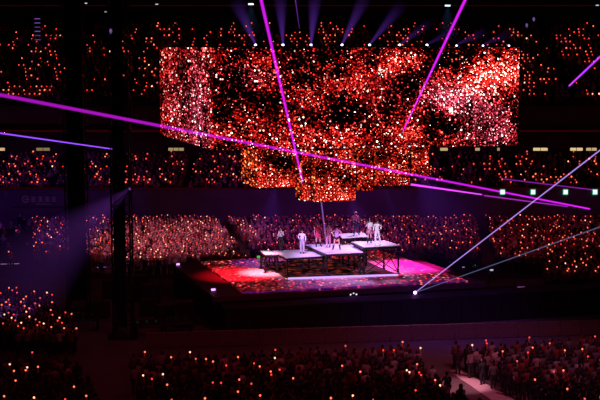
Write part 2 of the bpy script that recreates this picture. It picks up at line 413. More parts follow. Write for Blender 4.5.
def shr(p, q, f=.99): return p.lerp(q, 1 - f)
cc = (s_fl + s_fr + s_bl + s_br) / 4
b = BM(); slab(b, [shr(p, cc, .985) for p in (s_fl, s_fr, s_br, s_bl)], ST - .25, ST - .05); slab(b, [shr(p, cc, .985) for p in (s_fl, s_fr, s_br, s_bl)], SB + .05, SB + .2)
mesh_obj('frame', b, M['blackmetal'], vs_)
for p in (s_fl, s_fr, s_br, s_bl):
    q = shr(p, cc, .9); b = BM(); tube(b, (q.x, q.y, ST - .05), (q.x, q.y, 34), .04, n=6); mesh_obj('hanging_cable', b, M['blackmetal'], vs_)
# lower video walls hung inside the box
d_side = (s_bl - s_fl).normalized()
warm = lambda n, base, st_, bl_: led_mat(n, base, bl_, [], (7.5, 7.5), st_, warm=.15, noise_scale=.6)
lower = []
def lower_wall(label, px0, px1, py_b, Y, depth, mats, ztop):
    p0 = at(px0, py_b, Y); z0 = p0.z
    p1 = p0 + ux * ((px1 - px0) / F * Y / (ux.x - (px1 - 300) / F * ux.y))
    for v in (p0, p1): v.z = 0
    p3, p2 = p0 + d_side * depth, p1 + d_side * depth
    t = thing('hanging_video_wall', label, 'screen', group='video walls hung below the big screen')
    display('front_display', p0, p1, z0, ztop, mats[0], t); display('side_display', p3, p0, z0, ztop, mats[1], t)
    display('side_display', p1, p2, z0, ztop, mats[1], t); display('back_display', p2, p3, z0, ztop, mats[0], t)
    c = (p0 + p1 + p2 + p3) / 4
    b = BM(); slab(b, [shr(p, c, .97) for p in (p0, p1, p2, p3)], z0 + .03, z0 + .1); slab(b, [shr(p, c, .97) for p in (p0, p1, p2, p3)], ztop - .2, ztop - .1); mesh_obj('frame', b, M['blackmetal'], t)
    b = BM()
    for p in (p0, p1, p2, p3):
        q = shr(p, c, .8); tube(b, (q.x, q.y, ztop - .1), (q.x, q.y, max(SB + .06, ztop + .1)), .05, n=6)
    mesh_obj('hanging_rod', b, M['blackmetal'], t)
    lower.append((p0, p1, z0)); return t
mA = warm('wall_video_dense', .50, 2.0, [(1.8, .3, 4, .45, 0, .7), (2.0, 1.8, 1.2, .7, .2, -.35), (.2, 1.6, .5, 1.6, 0, .4)])
mB = warm('wall_video_bright', .62, 2.0, [(1.6, .35, 3, .45, 0, .7), (2.4, 1.4, 1, .5, .2, -.3)])
mS = led_mat('wall_video_side', .75, [], [], (1.8, 5), 1.5, warm=.7, noise_scale=.8)
mD = warm('wall_video_red', .62, 1.9, [])
ztp = SB - .12
lower_wall('lower hanging video wall with a pale streaked side, under the big screen', 257, 300, 188, 98.5, 4.6, (mA, mS), ztp)
lower_wall('lowest hanging video wall, above the performers, with a dark gap at its edge', 315, 357, 201.8, 94.5, 3.2, (mB, mS), ztp)
lower_wall('hanging video wall stepped up beside the lowest one', 358.5, 374, 191, 95.8, 4, (mD, mS), ztp)
lower_wall('short hanging video wall above the tallest platform', 375.5, 411, 186.2, 97.2, 4, (mD, mS), ztp)
lower_wall('shallow hanging video wall where the stepped walls end', 412.5, 430, 176, 98.8, 3, (mD, mS), ztp)
lower_wall('narrow hanging video wall beside the dark gap', 302, 312, 200.8, 95.0, 1.6, (mB, mS), ztp)

# ------------------------------------------------------------------ lamps
lens_v = glow('lens_violet', (.70, .62, 1.0), 6); lens_w = glow('lens_white', (.85, .80, 1), 1.5)
def moving_head_proto(label, group, lens=lens_v, up=True):
    t = thing('moving_head_lamp', label, 'stage light', group=group)
    s = 1 if up else -1
    b = BM(); box(b, (0, 0, s * .06), (.34, .30, .12), bev=.02); mesh_obj('base', b, M['blackmetal'], t)
    b = BM()
    for x in (-.15, .15): box(b, (x, 0, s * .26), (.04, .12, .30))
    box(b, (0, 0, s * .13), (.34, .12, .04)); mesh_obj('yoke', b, M['blackmetal'], t)
    b = BM(); tube(b, (0, 0, s * .22), (0, 0, s * .50), .10, .13, 14); h = mesh_obj('head', b, M['blackmetal'], t)
    b = BM(); ball(b, (0, 0, s * .50), .15, 12, (1, 1, .9)); mesh_obj('lens', b, lens, h)
    return t
vol_cache = {}
def beam_mat(col, strength, L, tanw, core=.25):  # cone emits by itself, painting in the lamp light that haze would scatter
    m = new_mat('glowing_haze_volume'); nt = m.node_tree; nt.nodes.clear(); k = N(m)
    tc = nt.nodes.new('ShaderNodeTexCoord'); sp = nt.nodes.new('ShaderNodeSeparateXYZ'); nt.links.new(tc.outputs['Object'], sp.inputs[0])
    z = k.m('MAXIMUM', sp.outputs[2], .05)
    rr = k.m('SQRT', k.m('ADD', k.m('MULTIPLY', sp.outputs[0], sp.outputs[0]), k.m('MULTIPLY', sp.outputs[1], sp.outputs[1])))
    ra = k.m('DIVIDE', rr, k.m('ADD', k.m('MULTIPLY', z, tanw), .08))
    rad = k.m('SUBTRACT', 1, k.m('MULTIPLY', ra, ra), clamp=True)
    fall = k.m('MULTIPLY', k.m('DIVIDE', 1, k.m('ADD', z, .6)), k.m('POWER', k.m('SUBTRACT', 1, k.m('DIVIDE', z, L), clamp=True), 1.2))
    em = nt.nodes.new('ShaderNodeEmission'); em.inputs[0].default_value = (*col, 1)
    nt.links.new(k.m('MULTIPLY', k.m('MULTIPLY', rad, fall), strength), em.inputs[1])
    out = nt.nodes.new('ShaderNodeOutputMaterial'); nt.links.new(em.outputs[0], out.inputs['Volume'])
    return m
def beam(label, tip, target, half_deg, col, strength, group=None):
    tip, target = Vector(tip), Vector(target); d = target - tip; L = d.length; tw = math.tan(math.radians(half_deg))
    b = BM(); bmesh.ops.create_cone(b, cap_ends=True, segments=20, radius1=.08, radius2=.08 + L * tw, depth=L, matrix=Matrix.Translation((0, 0, L / 2)))
    o = mesh_obj('light_beam', b, beam_mat(col, strength, L, tw)); o.location = tip
    o.rotation_euler = d.to_track_quat('Z', 'Y').to_euler()
    return tag(o, label, 'light beam', group)
def on_line(a, c, px):
    lo, hi = -.2, 1.2
    for _ in range(40):
        m_ = (lo + hi) / 2
        if project(a.lerp(c, m_))[0] < px: lo = m_
        else: hi = m_
    return a.lerp(c, lo)
# truss on the top front edge of the screen and its ten lamps
tr = thing('lighting_truss', 'black lighting truss along the top edge of the big screen', 'truss')
e0, e1 = s_fl + Vector((0, .35, ST + .1)), s_fr + Vector((0, .35, ST + .1))
b = BM()
for o_ in ((0, 0), (0, .3), (.3, 0), (.3, .3)):
    v = Vector((0, o_[0], o_[1] - .02)); tube(b, e0 + v, e1 + v, .03, n=6)
mesh_obj('chord', b, M['blackmetal'], tr)
b = BM(); nseg = 48
for i in range(nseg):
    p, q = e0.lerp(e1, i / nseg), e0.lerp(e1, (i + 1) / nseg)
    tube(b, p, q + Vector((0, 0, .28)), .015, n=5); tube(b, p + Vector((0, .3, 0)), q + Vector((0, .3, .28)), .015, n=5)
mesh_obj('lattice', b, M['blackmetal'], tr)
BEAM = (((232, -8), 5.5, 1.0), ((279, -22), 4.5, 1.25), ((317, -25), 5, 1.3), ((378, -30), 5, 1.2), ((420, -18), 4.5, .9), ((455, 5), 4, .55), ((470, 22), 4, .35), ((500, 25), 4, .4), ((520, 30), 4, .28), ((520, 30), 4, 0))
lampx = (255.6, 283, 311, 342, 369.6, 399.6, 427, 456.6, 483, 509)
ORD = ('first', 'second', 'third', 'fourth', 'fifth', 'sixth', 'seventh', 'eighth', 'ninth', 'tenth')
mh = None
for i, px in enumerate(lampx):
    sh_ = Vector((0, -.55, 0)); p = on_line(e0 + sh_, e1 + sh_, px); p = Vector((p.x, p.y, ST - .12))
    lab = f'small violet lamp atop the big screen, {ORD[i]} of ten from its streaked side'
    if mh is None: mh = moving_head_proto(lab, 'lamps along the top of the screen'); o = mh; o.location = p
    else: o = dup(mh, p, 0, lab)
    o.scale = (.6,) * 3
    if i in (7, 8, 9): o.scale = (.5,) * 3
    (tx, ty), ha, k_ = BEAM[i]
    if k_:
        tgt = at(tx, ty, p.y + 3); tip = p + Vector((0, 0, .34))
        beam(f'violet beam rising from the {ORD[i]} lamp on top of the big screen', tip, tip + (tgt - tip).normalized() * (4.6 if i < 5 else 3.6), ha + 3, (.20, .05, .62), 1.25 * k_, 'violet beams above the screen')
# eight small lamps hung at the bottom edge of the front display
dn = None
for i, px in enumerate((312.5, 330.5, 344.5, 363.5, 378, 395.5, 409.5, 423)):
    sh_ = Vector((0, -.25, SB)); p = on_line(s_fl + sh_, s_fr + sh_, px); p = Vector((p.x, p.y, SB + .35))
    lab = f'small white lamp under the big screen, {ORD[i]} of eight from the crossing beams'
    if dn is None: dn = moving_head_proto(lab, 'lamps along the bottom of the screen', lens_w, False); o = dn; o.location = p; o.scale = (.5,) * 3
    else: o = dup(dn, p, 0, lab)

# ------------------------------------------------------------------ laser beams
def vol(name, col, s):  # self-glowing volume stands in for laser light scattered by haze
    m = new_mat(name); nt = m.node_tree; nt.nodes.clear()
    e = nt.nodes.new('ShaderNodeEmission'); e.inputs[0].default_value = (*col, 1); e.inputs[1].default_value = s
    o = nt.nodes.new('ShaderNodeOutputMaterial'); nt.links.new(e.outputs[0], o.inputs['Volume']); return m
def laser(label, a, b_, r0, col, s, r1=None, group=None):
    b = BM(); tube(b, a, b_, r0, r1, 12); o = mesh_obj('laser_beam', b, vol('laser_glow_volume', col, s)); return tag(o, label, 'laser beam', group)
MAG = (.62, .01, .80)
laser('long thick magenta laser beam crossing the whole hall in front of the big screen', at(-25, 90, 54), at(590, 209, 136.6), .09, MAG, 2.3, .09)
laser('steep magenta laser beam coming down onto the screen edge above the dark gap', at(247, -62, 54), at(302.6, 182, 91.8), .09, (.64, .01, .82), 2.4, .07)
laser('steep magenta laser beam leaning across the brighter half of the big screen', at(496, -65, 51), at(403, 131, 94.6), .085, (.64, .01, .82), 2.4, .05)
laser('blue violet laser beam ending at the black truss tower', at(-20, 130.3, 60), at(112, 149, 87.4), .045, (.28, .06, .95), 5.0, .04)
laser('short purple laser beam hitting the upper stand', at(690, -28, 70), at(569, 86, 151.5), .09, (.30, .02, .60), 1.6, .10)
src = gnd(415, 294.4, 2.0)
lz = src + Vector((0, -.1, .15))
laser('pale lilac laser beam rising steeply from the projector on the runway', lz, at(760, 27, 70), .038, (.50, .28, .95), 9, .05)
laser('dim grey blue laser beam rising gently from the projector on the runway', lz, at(760, 170, 77), .032, (.20, .26, .55), 4.5, .045)
laser('short bright pink laser beam touching the end of the stepped video walls', at(408, 184, 108), at(482, 194.6, 136.8), .10, (.55, .04, .70), 3.0, .07)
laser('faint purple laser beam on the dark wall under the first green lit sign', at(484, 195.5, 120), at(568, 206.6, 136.8), .08, (.40, .02, .50), 2.6, .07)
laser('faint violet laser beam just above the green lit signs', at(504, 179, 118), at(597, 190.3, 136.7), .06, (.30, .02, .50), 2.6, .06)
laser('thin short violet laser beam above the big screen beside the steep magenta one', at(294.6, -6, 96), at(299.3, 28, 99), .05, (.28, .05, .65), 3.2, .03)
laser('thin lilac light ray from the lowest video wall down to the middle platform', at(321.3, 201.9, 95.2), gnd(327, 248.3, P2), .055, (.42, .20, .85), 3.0, .05)
pj = thing('laser_projector', 'small laser projector with a glaring lens on the runway edge', 'laser projector', (src.x, src.y, 2.0))
b = BM(); box(b, (0, .2, .14), (.4, .4, .24), bev=.02); mesh_obj('body', b, M['blackmetal'], pj)
b = BM(); ball(b, (0, -.03, .14), .12, 12, (1, .5, 1)); mesh_obj('lens', b, glow('laser_lens', (.80, .35, 1), 6), pj)
b = BM(); box(b, (0, .2, .012), (.5, .3, .02)); mesh_obj('base', b, M['blackmetal'], pj)

# ------------------------------------------------------------------ truss towers
def tower(label, px0, px1, Y, drape=(0, 1), z1=33.9):
    x0, x1 = at(px0, 200, Y).x, at(px1, 200, Y).x; wd = x1 - x0; cx = (x0 + x1) / 2; h = wd / 2
    t = thing('truss_tower', label, 'tower', (cx, Y, 0))
    for sx in (-1, 1):
        for sy in (-1, 1):
            b = BM(); tube(b, (sx * (h - .06), sy * (h - .06), 0), (sx * (h - .06), sy * (h - .06), z1), .06, n=8); mesh_obj('chord', b, M['blackmetal'], t)
    b = BM(); n = int(z1 / 1.0)
    for i in range(n):
        za, zb = i * z1 / n, (i + 1) * z1 / n; s = 1 if i % 2 else -1; k = h - .06
        for y in (-k, k): tube(b, (-s * k, y, za), (s * k, y, zb), .035, n=5); tube(b, (-k, y, zb), (k, y, zb), .03, n=5)
        for x in (-k, k): tube(b, (x, -s * k, za), (x, s * k, zb), .035, n=5)
    mesh_obj('lattice', b, M['blackmetal'], t)
    b = BM(); a0, a1 = -h + .14 + (wd - .28) * drape[0], -h + .14 + (wd - .28) * drape[1]
    ns = 12
    for i in range(ns):
        xa = a0 + (a1 - a0) * i / ns; xb = a0 + (a1 - a0) * (i + 1) / ns
        box(b, ((xa + xb) / 2, .06 * math.sin(i * 2.1), z1 / 2 + .3), (xb - xa + .01, .06, z1 - .8))
    mesh_obj('drape', b, M['black'], t)
    b = BM(); box(b, (0, 0, .1), (wd + .5, wd + .5, .2)); mesh_obj('base', b, M['blackmetal'], t)
    return t
tower('tall black lattice truss tower with black cloth standing beside the mixing desks', 111.5, 131.5, 87.5, (0, .72))
tower('slimmer black draped truss tower standing beside the side crowd block', 66, 87, 97, (0, 1))
# lamp on the tower with its purple haze beam
pt = at(134, 186, 86.6)
t = moving_head_proto('dark moving lamp clamped to the black truss tower', None, glow('lens_dim', (.3, .12, .6), .5)); t.location = pt + Vector((-.05, -.0, 0)); t.rotation_euler = (0, math.radians(-130), 0); t.scale = (.6,) * 3
beam('wide purple haze beam slanting down over the side crowd', pt + Vector((-.35, 0, -.2)), at(-40, 330, 96), 17, (.30, .07, .62), .21)
beam('dim blue haze beam falling on the runway near the laser projector', at(385, 187, 98), at(432, 345, 89), 9, (.10, .04, .62), .10)  # this and the next three: haze glow added, no lamps at the tips
beam('dim blue haze beam under the wall with a pale streaked side', at(275, 188.5, 99.5), at(262, 262, 104), 22, (.16, .04, .62), .10)
beam('dim violet haze beam above the tallest platform', at(352, 199, 97), at(366, 262, 102), 24, (.17, .04, .55), .10)
beam('dim violet haze beam falling toward the far wall beside the stepped walls', at(420, 176, 100), at(470, 260, 115), 20, (.12, .03, .50), .10)

# lit things hung under the roof
def flood(label, px, py, Y, s, big):
    p = at(px, py, Y); t = thing('roof_floodlight', label, 'lamp', p, 0, 'lamps under the roof')
    b = BM(); box(b, (0, 0, .12 * big), (.7 * big, .3, .22 * big), bev=.03); mesh_obj('housing', b, M['blackmetal'], t)
    b = BM(); box(b, (0, -.17, .10 * big), (.42 * big, .05, .12 * big)); mesh_obj('lens', b, glow('flood_lens', (.75, .9, 1), s), t)
    b = BM(); tube(b, (0, 0, .2 * big), (0, 0, 34 - p.z), .03, n=6); mesh_obj('hanging_rod', b, M['blackmetal'], t)
    return p
for lab, px, py, s, big in (('pale blue floodlight under the roof beside the steep beam of the screen edge', 251, 5.5, 1.6, 1.5),
                        ('pale blue floodlight under the roof beside the leaning magenta beam', 447.5, 7, 1.6, 1.5),
                        ('tiny white lamp under the roof above the slimmer black tower', 86, 4, .9, .8), ('tiny white lamp under the roof between the tall tower and the screen', 157, 5, .7, .8),
                        ('tiny green white lamp under the roof beside the tall black tower', 106, 12.5, .5, .7), ('tiny white lamp under the roof at the far corner above the upper stand', 597, 6, .9, .8)):
    p = flood(lab, px, py, 150, s, big)
    if big > 1: beam('faint blue glow below the floodlight ' + ('beside the steep beam' if px < 300 else 'beside the leaning beam'), p + Vector((0, -.3, .2)), p + Vector((0, -.3, -4.2)), 24, (.08, .16, .40), .11, 'glow below the floodlights')
ld = at(38, 41, 100)
t = thing('lighting_ladder', 'hanging ladder of dim violet lamps in front of the upper stand', 'stage light', ld)
b = BM()
for x in (-.3, .3): tube(b, (x, 0, -3.5), (x, 0, 33.9 - ld.z), .05, n=6)
mesh_obj('frame', b, M['blackmetal'], t)
for k in range(6):
    b = BM(); box(b, (0, 0, .1 + k * .32), (.56, .10, .10)); r_ = mesh_obj('rung', b, M['blackmetal'], t)
    b = BM(); box(b, (0, -.06, .1 + k * .32), (.42, .03, .055)); mesh_obj('lens', b, glow('ladder_violet', (.32, .15, .75), .55 if k in (2, 4, 5) else .3), r_)
for lab, px, py in (('dim violet stage lamp before the dark end wall, lower of two above the screen corner', 526.5, 27), ('dim violet stage lamp before the dark end wall, upper of two above the screen corner', 533.5, 21), ('dim violet lamp hung beside the tall black tower', 111, 33)):
    p = at(px, py, 100 if px > 200 else 84)
    t = thing('hanging_lamp', lab, 'stage light', p, 0, 'dim lamps on hanging rods')
    b = BM(); tube(b, (0, 0, 0), (0, 0, .32), .16, .09, 12); mesh_obj('lamp_head', b, M['blackmetal'], t)
    b = BM(); ball(b, (0, -.10, .12), .12, 10, (.8, .6, 1.4)); mesh_obj('lens', b, glow('hang_violet', (.30, .14, .55), .5), t)
    b = BM(); tube(b, (0, 0, .3), (0, 0, 33.9 - p.z), .02, n=6); mesh_obj('rod', b, M['blackmetal'], t)
# four lit signs on the fascia
for i, px in enumerate((502.5, 533, 565.5, 595)):
    p = at(px, 192, 136.8)
    t = thing('exit_sign', f'square green lit sign on the balcony wall, {ORD[i]} from the big screen', 'sign', p, 0, 'green lit signs')
    b = BM(); box(b, (0, 0, 0), (.55, .10, .60), bev=.01); mesh_obj('housing', b, glow('sign_green', (.05, .55, .35), .8), t)
    b = BM(); box(b, (0, -.07, 0), (.42, .03, .44)); mesh_obj('panel', b, glow('sign_white', (.80, 1, .88), 1.3), t)

# small lit gear around the stage
lil = glow('strip_lilac', (.55, .28, .80), 1.1)
def strip(label, px, py, z, w_, mat=lil):
    p = gnd(px, py, z)
    t = thing('strip_light', label, 'light', (p.x, p.y, z), PSI * .5, 'low strip lights round the stage')
    b = BM(); box(b, (0, .08, .09), (w_, .16, .18), bev=.01); mesh_obj('housing', b, M['blackmetal'], t)
    b = BM(); box(b, (0, -.02, .10), (w_ * .94, .04, .13)); mesh_obj('lens', b, mat, t)
strip('long pale lilac strip light by the hall edge in front of the terrace', 10, 265.5, 0, 1.8, glow('strip_pale', (.35, .18, .42), 1.3))
strip('bright violet strip light between the two black towers', 101, 268.8, 0, 1.0, glow('strip_violet', (.35, .08, .9), 1.6))
strip('short pale strip light just beside the tall black tower', 109.5, 263.3, 0, .45)
strip('lilac strip light on the dark floor beyond the stage, nearer the stage', 521, 288.8, 1.0, .65, glow('strip_dim', (.45, .16, .55), .8))
strip('lilac strip light on the dark floor beyond the stage, farther from the stage', 576, 286.8, 1.0, .85, glow('strip_dim', (.55, .22, .50), .8))
b = BM()
p0, p1 = gnd(490, 290, .98), gnd(640, 284, .98); 
for q in (0,): slab(b, [p0, p1, p1 + uy * 1.4, p0 + uy * 1.4], 0, .98)
tag(mesh_obj('equipment_riser', b, M['skirt']), 'low black riser carrying two strip lights beyond the stage', 'riser')
def marker(name, label, cat, px, py, z, col, s, dim, group=None):
    p = gnd(px, py, z); t = thing(name, label, cat, (p.x, p.y, z), PSI, group)
    b = BM(); box(b, (0, 0, dim[2] / 2), dim, bev=.02); mesh_obj('body', b, M['case'], t)
    b = BM(); box(b, (0, -dim[1] / 2 - .015, dim[2] * .55), (dim[0] * .86, .03, dim[2] * .7)); mesh_obj('lens', b, glow(name + '_glow', col, s), t)
marker('indicator_lamp', 'small green lit box lamp beside the narrow platform strip', 'lamp', 259, 258.5, DECK, (.10, .65, .08), .8, (.45, .2, .28))
marker('indicator_lamp', 'small green lamp on the floor beyond the stage, higher of two', 'lamp', 453.5, 260, 0, (.10, .8, .08), .8, (.28, .2, .26))
marker('indicator_lamp', 'small green lamp on the floor beyond the stage, lower of two', 'lamp', 473.5, 267, 0, (.15, .85, .08), 1, (.3, .2, .26))
marker('floor_lamp', 'small lilac floor lamp just beyond the stage corner by the higher green lamp', 'lamp', 449, 263.5, 0, (.65, .35, .8), .9, (.22, .2, .2))
marker('floor_lamp', 'small lilac floor lamp just beyond the stage corner between the green lamps', 'lamp', 463, 268.5, 0, (.7, .4, .8), .9, (.24, .2, .18))
marker('floor_lamp', 'violet floor lamp at the back corner of the stage edge', 'lamp', 177.8, 265.5, DECK - .12, (.6, .25, .9), 2.2, (.32, .2, .22))
marker('floor_lamp', 'violet floor lamp at the front corner of the stage edge', 'lamp', 213, 291, DECK - .12, (.6, .3, .9), 2.2, (.36, .2, .22))
def crest(label, px, py, z, n):
    p = gnd(px, py, z); t = thing('footlight', label, 'light', (p.x, p.y, z), PSI, 'footlights on the stage front')
    b = BM(); box(b, (0, 0, .05), (.22 * n + .1, .2, .1)); mesh_obj('base', b, M['case'], t)
    for i in range(n):
        b = BM(); x = (i - (n - 1) / 2) * .22; ball(b, (x, -.08, .12 + (.08 if n == 3 and i == 1 else 0)), .085, 8); mesh_obj('lens', b, glow('foot_white', (.9, .75, 1), 1.1), t)
crest('small white three lamp footlight on the front edge beside the laser projector', 353, 295.6, 2.0, 3)
crest('pale four lamp footlight on the front edge under the lilac platform', 303, 297.4, 2.0, 4)
# two camera rigs standing beyond the stage
for lab, px, py in (('pale remote camera on tripod beyond the stage, farther from it', 517, 271), ('pale remote camera on tripod beyond the stage, nearer the stage corner', 491, 282)):
    p = gnd(px, py, 0); t = thing('tripod_camera', lab, 'camera', (p.x, p.y, 0), 0, 'remote cameras beyond the stage')
    for k in range(3):
        a_ = k * math.tau / 3; b = BM(); tube(b, (.35 * math.cos(a_), .35 * math.sin(a_), 0), (0, 0, .75), .025, n=6); mesh_obj('leg', b, M['blackmetal'], t)
    pale = surf('pale_housing', (.6, .6, .68), .5, noise=.05, emit=(.55, .6, .8), es=.0)
    b = BM(); box(b, (0, 0, .9), (.42, .5, .28), bev=.03); mesh_obj('camera_body', b, pale, t)
    b = BM(); tube(b, (0, -.25, .9), (0, -.5, .9), .09, .11, 12); mesh_obj('lens', b, M['blackmetal'], t)
    b = BM(); box(b, (.0, -.26, 1.09), (.26, .02, .10)); mesh_obj('tally_light', b, glow('tally_white', (.75, .8, 1), .8), t)

# ------------------------------------------------------------------ mixing area (dark)
desk_pos = [(85, 330), (149, 337), (178, 334)]
for i, (px, py) in enumerate(desk_pos):
    p = gnd(px, py, 0)
    t = thing('mixing_desk', ('dark mixing desk beside the side crowd block', 'dark mixing desk with dim green meters at the foot of the tall tower', 'dark mixing desk between the tall tower and the runway')[i], 'mixing desk', (p.x, p.y, 0), PSI, 'mixing desks')
    b = BM(); box(b, (0, 0, .78), (2.0, .9, .12), bev=.02); mesh_obj('desk_top', b, M['case'], t)
    for x in (-.9, .9):
        b = BM(); box(b, (x, 0, .36), (.08, .8, .72)); mesh_obj('leg', b, M['blackmetal'], t)
    b = BM(); box(b, (0, .3, 1.02), (1.9, .12, .36), bev=.01); bp = mesh_obj('meter_bridge', b, M['case'], t)
    for x in (-.75, -.1, .55):
        b = BM(); box(b, (x, .225, 1.05), (.16, .02, .18)); mesh_obj('meter', b, glow('meter_green', (.05, .14, .08), .05 if i == 1 else .02), bp)
cp = [(100, 318, 1.2), (112, 300, 1.5), (166, 325, 1.4), (184, 327, 1.8), (150, 306, 1.6), (140, 300, 1.9), (150, 316, 1.2), (140, 288, 1.4)]
where = ('beside the foot of the tall tower', 'behind the tall tower', 'second from the runway end', 'at the runway end', 'behind the tall tower desk', 'tallest, near the stage edge', 'near the runway corner', 'nearest the crowd behind the stage')
for (px, py, h), wh in zip(cp, where):
    p = gnd(px, py, 0); t = thing('flight_case', f'dark wheeled flight case {wh}', 'case', (p.x, p.y, 0), PSI + R.uniform(-.2, .2), 'flight cases by the stage')
    b = BM(); box(b, (0, 0, .14 + h / 2), (1.4, .8, h), bev=.03); mesh_obj('body', b, M['case'], t)
    for x in (-.7, .7):
        for y in (-.4, .4):
            b = BM(); tube(b, (x, y, .14), (x, y, .14 + h), .03, n=6); mesh_obj('corner_edge', b, M['blackmetal'], t)
    for x in (-.55, .55):
        for y in (-.3, .3):
            b = BM(); tube(b, (x - .03, y, .07), (x + .03, y, .07), .07, n=10); box(b, (x, y, .125), (.1, .1, .03)); mesh_obj('caster', b, M['blackmetal'], t)

# ------------------------------------------------------------------ crowd barrier
ba, bb = gnd(146, 349, 0), gnd(622, 334.5, 0); bd = (bb - ba); nb = 22; bl_ = bd.length / nb; bz = math.atan2(bd.y, bd.x)
proto = None
for i in range(nb):
    p = ba + bd * ((i + .5) / nb)
    if proto is None:
        proto = thing('crowd_barrier', 'dull red lit metal crowd barrier section in front of the black runway', 'barrier', p, bz, 'crowd barrier sections')
        b = BM(); box(b, (0, 0, .56), (bl_ - .04, .04, 1.0), bev=.008); mesh_obj('panel', b, M['barrier'], proto)
        b = BM(); tube(b, (-bl_ / 2 + .01, 0, 1.09), (bl_ / 2 - .01, 0, 1.09), .035, n=8); mesh_obj('top_rail', b, M['steel'], proto)
        for x in (-bl_ / 2 + .15, bl_ / 2 - .15):
            b = BM(); tube(b, (x, .02, 1.0), (x, .75, .05), .025, n=6); mesh_obj('strut', b, M['steel'], proto)
        b = BM(); box(b, (0, .36, .02), (bl_ - .06, .85, .04)); mesh_obj('foot_plate', b, M['steel'], proto)
    else: dup(proto, p, bz)
# pale walkway strip between two blocks of the crowd
w0, w1, w2, w3 = gnd(449, 371, .04), gnd(459, 369, .04), gnd(540, 414, .04), gnd(512, 414, .04)
b = BM(); slab(b, [w3, w2, w1, w0], .0, .05); tag(mesh_obj('walkway_strip', b, M['aisle']), 'pale pink lit walkway strip running between two blocks of the crowd', 'walkway')

# ------------------------------------------------------------------ people
def skeleton(pose):
    J = {'pelvis': ((0, 0, .95), .135), 'spine': ((0, .01, 1.14), .115), 'chest': ((0, .0, 1.33), .135), 'neck': ((0, -.005, 1.47), .052),
         'head': ((0, .02, 1.575), .088), 'crown': ((0, .005, 1.655), .070), 'nose': ((0, .118, 1.565), .016)}
    E = [('pelvis', 'spine'), ('spine', 'chest'), ('chest', 'neck'), ('neck', 'head'), ('head', 'crown'), ('head', 'nose')]
    arms = pose.get('arms', ('down', 'down')); legs = pose.get('legs', ('stand', 'stand'))
    A = {'down': ((.235, -.02, 1.15), (.25, .06, .92), (.25, .09, .83)), 'up': ((.30, .13, 1.28), (.27, .22, 1.50), (.27, .24, 1.59)),
         'high': ((.30, .06, 1.52), (.27, .10, 1.76), (.26, .11, 1.85)), 'hip': ((.33, -.08, 1.18), (.20, .06, 1.02), (.15, .09, .98)),
         'mic': ((.26, .05, 1.14), (.14, .22, 1.36), (.10, .23, 1.44)), 'out': ((.38, .02, 1.30), (.58, .08, 1.22), (.67, .10, 1.20)),
         'front': ((.25, .08, 1.14), (.14, .27, 1.18), (.09, .33, 1.19))}
    L = {'stand': ((.10, .02, .50), (.105, -.03, .08), (.12, .12, .035)), 'wide': ((.17, .03, .50), (.24, -.03, .08), (.28, .11, .035)),
         'bent': ((.12, .15, .53), (.13, .0, .09), (.14, .15, .035))}
    for i, sx in enumerate((-1, 1)):
        g = 'LR'[i]; m = lambda v: (v[0] * sx, v[1], v[2])
        a = A[arms[i]]
        J['sh' + g] = (m((.165, -.005, 1.385)), .062); J['el' + g] = (m(a[0]), .043); J['wr' + g] = (m(a[1]), .029); J['ha' + g] = (m(a[2]), .034)
        E += [('chest', 'sh' + g), ('sh' + g, 'el' + g), ('el' + g, 'wr' + g), ('wr' + g, 'ha' + g)]
        l = L[legs[i]]
        J['hi' + g] = (m((.09, 0, .88)), .098); J['kn' + g] = (m(l[0]), .064); J['an' + g] = (m(l[1]), .042); J['to' + g] = (m(l[2]), .036)
        E += [('pelvis', 'hi' + g), ('hi' + g, 'kn' + g), ('kn' + g, 'an' + g), ('an' + g, 'to' + g)]
    return J, E
def grow(pose, sub):
    J, E = skeleton(pose); names = list(J)
    if sub == 0:
        del J['nose']; E = [e for e in E if 'nose' not in e]; names = list(J)
    me = bpy.data.meshes.new('tmp'); me.from_pydata([J[n][0] for n in names], [(names.index(a), names.index(c)) for a, c in E], [])
    ob = bpy.data.objects.new('tmp', me); COL.objects.link(ob)
    md = ob.modifiers.new('skin', 'SKIN'); md.use_smooth_shade = True; md.branch_smoothing = .6
    for i, n in enumerate(names):
        sv = me.skin_vertices[0].data[i]; r = J[n][1]
        sv.radius = (r * 1.28, r * .85) if n in ('pelvis', 'spine', 'chest') else (r, r)
        sv.use_root = n == 'pelvis'
    if sub: s = ob.modifiers.new('sub', 'SUBSURF'); s.levels = sub; s.render_levels = sub
    dg = bpy.context.evaluated_depsgraph_get(); out = bpy.data.meshes.new_from_object(ob.evaluated_get(dg))
    bpy.data.objects.remove(ob); bpy.data.meshes.remove(me)
    return out, J, E
def fingers(bm, J, g, grip):
    w_, h = Vector(J['wr' + g][0]), Vector(J['ha' + g][0]); d = (h - w_).normalized(); sx = -1 if g == 'L' else 1
    side = Vector((0, 1, 0)) if abs(d.y) < .8 else Vector((sx, 0, 0)); side = (side - d * side.dot(d)).normalized(); pn = d.cross(side) * sx
    for k, ln in enumerate((.068, .078, .072, .055)):
        a = h + d * .012 + side * (.024 - .016 * k)
        if grip: m1 = a + pn * -.034 + d * .012; e = m1 + pn * -.006 - d * .03
        else: m1 = a + d * ln * .55 - pn * .006; e = m1 + d * ln * .42 - pn * .016
        tube(bm, a, m1, .0095, .0085, 6); tube(bm, m1, e, .0085, .007, 6)
    a = h - d * .02 + side * .028; m1 = a + side * .022 + d * .03 - pn * .012; e = m1 + d * .026 - pn * (.02 if grip else .006)
    tube(bm, a, m1, .011, .0095, 6); tube(bm, m1, e, .0095, .008, 6)
SEG = lambda n: n.rstrip('LR')
